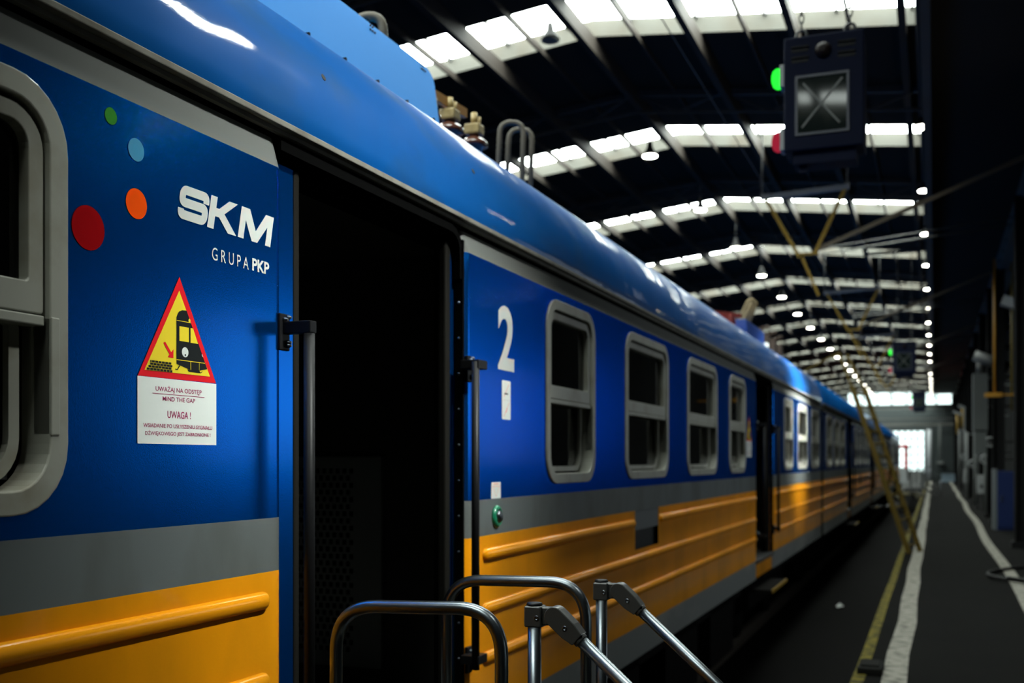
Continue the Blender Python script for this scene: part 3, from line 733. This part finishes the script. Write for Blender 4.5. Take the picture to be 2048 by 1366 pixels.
# ------------------------------------------------------------------ hanging signal boxes
def signal_box(label):
    s = thing('signal_box', label, 'signal box', (-.785, 8.55, 4.07), 'hanging signal boxes over the walkway')
    x0, x1, y0, y1, z0, z1 = -1.075, -.49, 8.4, 8.75, 4.07, 4.94
    b = MB(); b.box(x0, x1, y0, y1, z0, z1, bev=.012); b.box(x0+.06, x1-.06, y0+.05, y1-.05, z0-.09, z0+.01); b.box(x0+.10, x0+.16, y0+.1, y0+.16, z0-.14, z0-.08)
    b.obj('housing', sigblue, s)
    b = MB(); gx0, gx1, gz0, gz1 = -.99, -.595, 4.18, 4.635
    b.annulus(rrect(gx0, gx1, gz0, gz1, .004, 1), rrect(gx0+.018, gx1-.018, gz0+.018, gz1-.018, .003, 1), 0, -.012)
    for v in b.bm.verts: v.co = Vector((v.co.y, y0+v.co.x, v.co.z))
    gf = b.obj('display_frame', mat('signal_frame', (.012, .016, .03), .5), s)
    b = MB(); b.box(gx0+.015, gx1-.015, y0-.006, y0-.001, gz0+.015, gz1-.015); b.obj('display_glass', siggl, gf)
    b = MB(); zc = (gz0+gz1)/2
    b.beam((gx0+.05, y0-.009, gz0+.06), (gx1-.05, y0-.009, gz1-.05), .006, .014); b.beam((gx0+.06, y0-.009, gz1-.06), (gx1-.07, y0-.009, gz0+.07), .006, .014)
    b.obj('cross_bars', mat('cross_grey', (.06, .065, .06), .5), gf)
    for cx in (-.955, -.615):
        for cz in (4.855, 4.775):
            b = MB(); b.box(cx-.062, cx+.062, y0-.022, y0, cz-.004, cz+.006); b.box(cx-.062, cx+.062, y0-.004, y0+.001, cz-.035, cz-.004, rubber); b.obj('louvre', sigblue, s)
    b = MB(); b.lathe((-.785, y0, 4.81), [(.058, 0), (.058, -.02), (.045, -.04), (.02, -.05)], 24, axis='Y'); b.obj('knob', mat('brown_lens', (.006, .003, .0025), .5, spec=.1), s)
    for nm, zc, m in (('green_light', 4.665, glow('green_glow', (.02, 1, .04), 1.6)), ('red_light', 4.175, glow('red_glow', (.65, .03, .07), .5))):
        b = MB(); b.box(x0-.035, x0, y0+.02, y0+.16, zc-.085, zc+.085, bev=.006); ho = b.obj('lamp_holder', mat('holder_grey', (.20, .21, .21), .5), s)
        b = MB(); b.lathe((x0-.035, y0+.09, zc), [(.078, .0), (.078, -.03), (.06, -.055), (.03, -.066)], 24, axis='X'); b.obj(nm, m, ho)
    b = MB(); b.box(-1.85, -.35, y0+.12, y0+.18, 7.36, 7.44); b.obj('hanger_bar', darksteel, s)
    for cx in (-.96, -.60):
        b = MB(); b.tube(rounded3([(cx-.05, y0+.15, z1), (cx-.03, y0+.15, z1+.10), (cx+.03, y0+.15, z1+.10), (cx+.05, y0+.15, z1)], .04), .012, 8)
        z = z1+.10; k = 0; zt = 7.38
        while z < zt:
            q = []
            for j in range(12):
                t = 2*math.pi*j/12; ax = .018*math.cos(t); q.append((cx+(ax if k % 2 else 0), y0+.15+(0 if k % 2 else ax), z+.03+.04*math.sin(t)))
            if z < z1+1.2: b.tube(q, .006, 6, closed=True)
            z += .062; k += 1
            if z > z1+1.2: b.cyl((cx, y0+.15, z-.05), (cx, y0+.15, zt), .008, n=8); break
        b.obj('chain', darksteel, s)
    return s
sb = signal_box('nearest dark blue box hanging on chains with green and red lamps')
for y, dx, lab in ((32.2, .02, 'middle hanging signal box, smaller, with green lamp above red'), (53.2, .12, 'farthest tiny hanging signal box before the bright window band')):
    o = dup(sb); o.location.y = y if y > 40 else 31.0; o.location.x += dx; o['label'] = lab; 

# ------------------------------------------------------------------ pendant lamps
ORD = 'first second third fourth fifth sixth seventh eighth ninth tenth eleventh twelfth thirteenth fourteenth fifteenth sixteenth seventeenth eighteenth'.split()
shade = mat('lamp_shade', (.010, .010, .010), .6, spec=.1)
def pendant(x, y, z, lit, label, grp):
    p = thing('pendant_lamp', label, 'lamp', (x, y, z), grp)
    b = MB(); b.lathe((x, y, z), [(.135, .0), (.14, .01), (.12, .05), (.06, .14), (.045, .24), (.02, .26)], 20); b.obj('lamp_shade', shade, p)
    b = MB(); b.lathe((x, y, z), [(.125, -.014), (.128, .004)], 20); b.obj('bulb_lens', lampm if lit else mat('dead_lens', (.12, .12, .11), .3), p)
    b = MB(); b.cyl((x, y, z+.25), (x, y, zr(x) if x < -1 else 7.5), .008, n=6); b.obj('cord', darksteel, p)
    return p
pl = pendant(-4.77, 18.85, 7.2, True, 'first and largest lit lamp of the left row over the train', 'lit lamps of the left row')
pr_ = pendant(-.18, 18.85, 7.2, True, 'topmost lit lamp of the right vertical row', 'lit lamps of the right row')
for k in range(1, 18):
    o = dup(pl); o.location.y = 18.85+4.47*k; o['label'] = ORD[k]+' lit lamp from the near end in the left row'
    o = dup(pr_); o.location.y = 18.85+4.47*k; o['label'] = ORD[k]+' lit lamp from the top in the right row'
pendant(-5.1, 14.4, 7.7, False, 'unlit grey pendant lamp hanging below the nearest skylight', None)

# ------------------------------------------------------------------ wall floodlights (right wall)
def flood(y, z, label, lit=True):
    f = thing('wall_floodlight', label, 'floodlight', (2.4, y, z), 'floodlights on the right wall')
    b = MB(); b.box(2.33, 2.5, y-.2, y+.2, z-.13, z+.13, bev=.02); b.obj('housing', darksteel, f)
    b = MB(); b.box(2.322, 2.33, y-.025, y+.025, z-.018, z+.018); b.obj('lens', floodm, f)
    b = MB(); b.beam((2.5, y, z), (2.6, y, z+.05), .06, .06); b.obj('bracket', darksteel, f)
for (y, z), lab in zip(((7.1, 4.47), (14.8, 4.17), (20.1, 4.4)), ('floodlight on the right wall nearest the open doorway', 'second floodlight along the right wall', 'third floodlight along the right wall')): flood(y, z, lab)

# ------------------------------------------------------------------ yellow catenary hangers, tie rods
def hanger(label):
    h = thing('catenary_hanger', label, 'hanger', (-2.1, 20, 5.45), 'yellow overhead line hangers')
    b = MB(); b.beam((-2.98, 20, 6.54), (-1.42, 20, 6.61), .07, .09); b.obj('top_bar', mat('bar_grey', (.10, .11, .13), .5), h)
    b = MB(); b.beam((-2.90, 20, 6.54), (-2.28, 20, 5.40), .05, .06); b.obj('leg', yel2, h)
    b = MB(); b.beam((-1.48, 20.02, 6.6), (-2.02, 20.02, 5.45), .05, .06); b.obj('leg', yel2, h)
    b = MB(); b.beam((-2.30, 20, 5.45), (-1.95, 20, 5.45), .05, .05); b.beam((-2.26, 20.05, 5.44), (-1.95, 20.05, 4.7), .045, .045); b.obj('steady_arm', yel2, h)
    b = MB(); b.beam((-2.0, 20.05, 5.52), (1.8, 20.05, 7.0), .05, .07); b.obj('bracket_arm', ochre, h)
    for x, z in ((-2.95, 6.58), (-1.45, 6.64)):
        b = MB(); b.cyl((x, 20, z), (x, 20, zr(x)-.02), .015, n=8); b.obj('rod', darksteel, h)
    return h
hg = hanger('nearest yellow V shaped overhead line hanger under a grey bar')
for y, lab in ((32, 'second yellow V shaped overhead line hanger, behind the nearest one'), (44, 'third yellow V shaped overhead line hanger near the middle signal box'), (56, 'farthest yellow V shaped overhead line hanger')):
    o = dup(hg); o.location.y = y; o['label'] = lab
b = MB(); b.tube([(-2.1, -10, 5.36), (-2.1, 99, 5.36)], .006, 6)
tag(b.obj('overhead_wire', darksteel), 'thin dark contact wire running above the train', 'wire')
b = MB()
for y in (26, 38, 50, 62, 74):
    b.cyl((-2.6, y, 6.66), (1.8, y, 7.1), .02, n=8); b.cyl((-2.6, y+.3, 6.6), (1.8, y+.3, 7.0), .02, n=8)
struct('trim_11', b, mat('tie_grey', (.09, .085, .07), .6))

# ------------------------------------------------------------------ ladder leaning against the train
ld = thing('ladder', 'tall yellow ladder leaning from the walkway edge against the train roof', 'ladder', (-.45, 21.2, 0))
for yy, dx in ((21.0, 0), (21.5, .19)):
    b = MB(); b.beam((-.44+dx, yy, .0), (-1.44+dx, yy, 3.1), .07, .09); b.beam((-1.43+dx, yy, 3.06), (-1.68+dx*.6, yy, 3.75), .045, .045); b.obj('stile', ladm, ld)
for k in range(13):
    t = (k+.6)/13.2; b = MB(); x, z = -.44-1.0*t, 3.1*t
    b.cyl((x, 21.0, z), (x+.19, 21.5, z), .018, n=10); b.obj('rung', ladm, ld)
b = MB(); b.beam((-1.68, 21.0, 3.74), (-2.3, 21.0, 3.42), .03, .03); b.obj('hook', ladm, ld)

# ------------------------------------------------------------------ things along the right side
cabgrey = mat('cabinet_grey', (.07, .08, .085), .5); cabblue = mat('cabinet_blue', (.005, .013, .06), .5, spec=.2)
c = thing('cabinet', 'blue metal cabinet with grey side standing right of the white line', 'cabinet', (1.5, 29, 0))
b = MB(); b.box(1.35, 1.44, 28.9, 29.6, 0, 1.5); b.obj('side_panel', cabgrey, c)
b = MB(); b.box(1.44, 1.9, 28.9, 29.6, 0, 1.45); b.obj('body', cabblue, c)
b = MB(); b.box(1.47, 1.87, 28.88, 28.9, .08, 1.40); d_ = b.obj('door', cabblue, c)
b = MB(); b.box(1.52, 1.54, 28.85, 28.88, .7, .85); b.obj('handle', steel, d_)
c = thing('cabinet', 'second blue cabinet behind the dark column at the right edge', 'cabinet', (2.0, 26, 0))
b = MB(); b.box(1.80, 2.5, 25.2, 25.9, 0, 1.35); b.obj('body', cabblue, c)
b = MB(); b.box(1.83, 2.47, 25.18, 25.2, .08, 1.3); b.obj('door', cabblue, c)
pale = mat('pale_box_paint', (.20, .21, .21), .5)
def post_box(x0, x1, y, z0, z1, label):
    p = thing('switch_box', label, 'switch box', ((x0+x1)/2, y, 0), 'pale switch boxes on posts')
    b = MB(); b.box(x0, x1, y, y+.18, z0, z1, bev=.01); bx = b.obj('housing', pale, p)
    b = MB(); b.box(x0+.10, x1-.08, y-.004, y, z0+.18, z0+.32); b.obj('marking', blackpaint, bx)
    b = MB(); b.box((x0+x1)/2-.04, (x0+x1)/2+.04, y+.05, y+.13, 0, z0+.02); b.obj('post', darksteel, p)
post_box(1.36, 1.62, 40, .58, 1.22, 'pale switch box on a post, the nearer and larger of two')
post_box(1.26, 1.49, 55, .66, 1.32, 'pale switch box on a post, the farther and smaller of two')
c = thing('wall_duct', 'wide dark grey sheet metal duct at the right with tilted pipe on top', 'duct', (1.2, 32.4, 0))
b = MB(); b.box(.98, 1.36, 32, 32.5, 2.55, 4.1); b.box(1.02, 1.32, 32.05, 32.45, 1.9, 2.56); b.obj('duct', mat('duct_grey', (.055, .062, .060), .55), c)
b = MB(); b.tube([(1.02, 32.2, 4.62), (1.9, 32.2, 4.25)], .15, 16); b.cyl((1.17, 32.25, 4.1), (1.17, 32.25, 4.5), .09); b.obj('pipe', mat('duct_pale', (.05, .052, .05), .5), c)
b = MB(); b.beam((1.3, 32.3, 3.2), (2.6, 32.3, 3.2), .06, .06); b.beam((1.3, 32.3, 4.0), (2.6, 32.3, 4.0), .06, .06); b.obj('wall_bracket', darksteel, c)
c = thing('floodlight', 'pale grey floodlight jutting out at the right edge above the column', 'floodlight', (1.6, 24, 4.9))
b = MB(); b.beam((1.28, 24, 4.98), (1.82, 24, 4.78), .26, .20); b.obj('housing', mat('flood_grey', (.16, .17, .18), .5), c)
b = MB(); b.beam((1.7, 24, 4.85), (2.6, 24, 4.85), .05, .05); b.obj('bracket', darksteel, c)
b = MB(); b.tube([(1.43, 30, 3.42), (1.43, 30, 6.88)], .035, 10); b.box(1.2, 1.6, 29.9, 30.1, 3.34, 3.44); b.box(1.5, 2.597, 29.97, 30.03, 3.37, 3.41)
tag(b.obj('gas_pipe', mat('pipe_yellow', (.34, .16, .01), .45)), 'bright yellow upright pipe beside the grey duct', 'pipe')
b = MB(); b.tube([(1.87, 30.6, 3.0), (1.87, 30.6, 6.86)], .03, 10); b.box(1.87, 2.597, 30.58, 30.62, 4.6, 4.64)
tag(b.obj('gas_pipe', mat('pipe_dull_yellow', (.16, .12, .02), .5)), 'dull yellow upright pipe at the far right edge', 'pipe')
c = thing('valve_group', 'pair of short yellow pipes with pale collars high on the right side', 'valve', (1.25, 60, 3.6))
for x, z in ((1.10, 4.2), (1.35, 4.5)):
    b = MB(); b.tube([(x, 60, z-1.1), (x, 60, z)], .06, 10); b.obj('pipe', mat('pipe_ochre', (.30, .19, .04), .5), c)
    b = MB(); b.beam((x-.22, 60, z+.06), (x+.22, 60, z-.1), .2, .12); b.obj('collar', pale, c)
b = MB(); b.beam((1.2, 60, 3.4), (2.6, 60, 3.4), .06, .06); b.obj('wall_bracket', darksteel, c)
# conduits and boxes fixed to the right side
cm = mat('conduit_grey', (.14, .15, .145), .5)
for k, (x, y, z0, z1) in enumerate(((1.5, 37, 0, 4.2), (1.42, 44, 0, 3.5), (1.62, 47, 0, 5.2), (1.35, 52, 0, 3.0), (1.5, 63, 0, 4.5), (1.4, 70, 0, 3.6))):
    b = MB(); b.tube([(x, y, z0), (x, y, z1)], .045, 8); b.beam((x, y, z1-.1), (2.6, y, z1-.1), .05, .05)
    tag(b.obj('conduit', cm), 'grey upright conduit, the %s from the near end along the right side' % ORD[k], 'conduit', 'conduits on the right side')
for k, (x, y, z) in enumerate(((1.45, 36, 1.75), (1.6, 43, 2.0), (1.4, 46.5, 1.6), (1.35, 58, 1.9), (1.5, 34, 2.25))):
    v = thing('wall_valve', 'small pale valve wheel, %s of those along the right side' % ORD[k], 'valve', (x, y, z), 'valves on the right side')
    b = MB(); b.tube([(x+.13*math.cos(t), y, z+.13*math.sin(t)) for t in [2*math.pi*j/16 for j in range(16)]], .025, 8, closed=True); b.beam((x-.12, y, z), (x+.12, y, z), .03, .03); b.obj('wheel', pale, v)
    b = MB(); b.beam((x, y, z), (2.6, y+.2, z), .06, .06); b.obj('pipe', darksteel, v)
b = MB(); b.box(.55, 1.75, 94, 95, 0, .6); b.box(.5, 1.8, 93.95, 95.05, .55, .62); tag(b.obj('low_cupboard', mat('cupboard_blue', (.13, .18, .22), .5)), 'low pale blue cupboard at the end of the walkway', 'cupboard')
b = MB(); b.tube([(-.42, 98.4, 0), (-.42, 98.4, 4.4)], .17, 12); tag(b.obj('downpipe', mat('downpipe_pale', (.42, .44, .46), .5)), 'thick pale downpipe right beside the bright gate', 'pipe')
b = MB(); b.tube([(.42, 98.6, 1.6), (.42, 98.6, 5.0)], .1, 10); b.box(.2, .7, 98.4, 99.9, 1.45, 1.7); tag(b.obj('downpipe', cm), 'thinner grey pipe on the end wall above the walkway', 'pipe')

# hose on the floor, chock, paper
b = MB(); q = []
for k in range(40):
    t = 2*math.pi*k/40; q.append((1.60+.86*math.cos(t)+.05*math.sin(3*t), 17.3+1.3*math.sin(t), .028+.012*(1+math.sin(2*t))))
b.tube(q, .026, 10, closed=True); b.tube([(.95, 16.35, .08), (1.3, 16.0, .07), (1.8, 15.9, .026)], .026, 10)
tag(b.obj('hose', rubber), 'black hose lying in a loop across the right white line', 'hose')
b = MB(); b.box(-.575, -.385, 8.93, 9.35, 0, .055, bev=.012); b.box(-.55, -.41, 9.0, 9.28, .05, .07, bev=.006)
tag(b.obj('wheel_chock', mat('chock_dark', (.009, .009, .008), .9, spec=.05)), 'dark flat block lying across the yellow line in the foreground', 'block')
b = MB()
V = [b.bm.verts.new((-1.47+.06*math.cos(t)+.02*random.random(), 18.6+.17*math.sin(t), -.73+.03*random.random())) for t in [2*math.pi*k/7 for k in range(7)]]
cc = b.bm.verts.new((-1.47, 18.6, -.66))
for k in range(7): b.bm.faces.new((V[k], V[(k+1) % 7], cc))
tag(b.obj('paper_scrap', white), 'crumpled pale paper scrap lying in the dark pit', 'paper')
# red rail tractor and trolley near the gate
tr_ = thing('rail_tractor', 'small dark red rail tractor with an open cab in front of the gate', 'tractor', (-3.1, 74, -.6))
rr = mat('tractor_red', (.55, .012, .03), .5, spec=.2)
b = MB(); b.box(-4.6, -1.62, 72, 79, .30, 1.25); b.box(-4.6, -1.55, 71.9, 72.1, .3, .5, pale); b.obj('body', rr, tr_)
for x in (-1.70, -4.5):
    for y in (72.1, 76):
        b = MB(); b.box(x-.07, x+.07, y-.07, y+.07, 1.25, 2.6); b.obj('cab_post', rr, tr_)
b = MB(); b.box(-4.65, -1.55, 71.9, 76.2, 2.55, 2.72); b.obj('cab_roof', rr, tr_)
b = MB()
for x in (-2.5, -3.97):
    for y in (73, 77.5): b.lathe((x, y, -.2), [(.3, 0), (.4, .02), (.4, .13), (.3, .14)], 20, axis='X')
b.box(-4.3, -2.1, 72.3, 78.8, -.1, .3); b.obj('wheels', undermat, tr_)
t2 = thing('track_trolley', 'low maintenance trolley with tan beam and round buffers beside the walkway', 'trolley', (-1.1, 56, -.75))
b = MB(); b.box(-1.62, -.68, 55.4, 57.2, -.55, .05); b.box(-1.5, -.8, 55.5, 57, -.75, -.5); b.obj('frame', darksteel, t2)
b = MB(); b.box(-1.6, -.7, 55.35, 55.5, .05, .2); b.obj('beam', mat('tan_paint', (.30, .27, .16), .5), t2)
for x in (-1.62, -.74):
    b = MB(); b.lathe((x, 55.35, 0.0), [(.13, 0), (.15, -.03), (.12, -.06)], 16, axis='Y'); b.obj('buffer', mat('tan_pale', (.45, .42, .30), .5), t2)
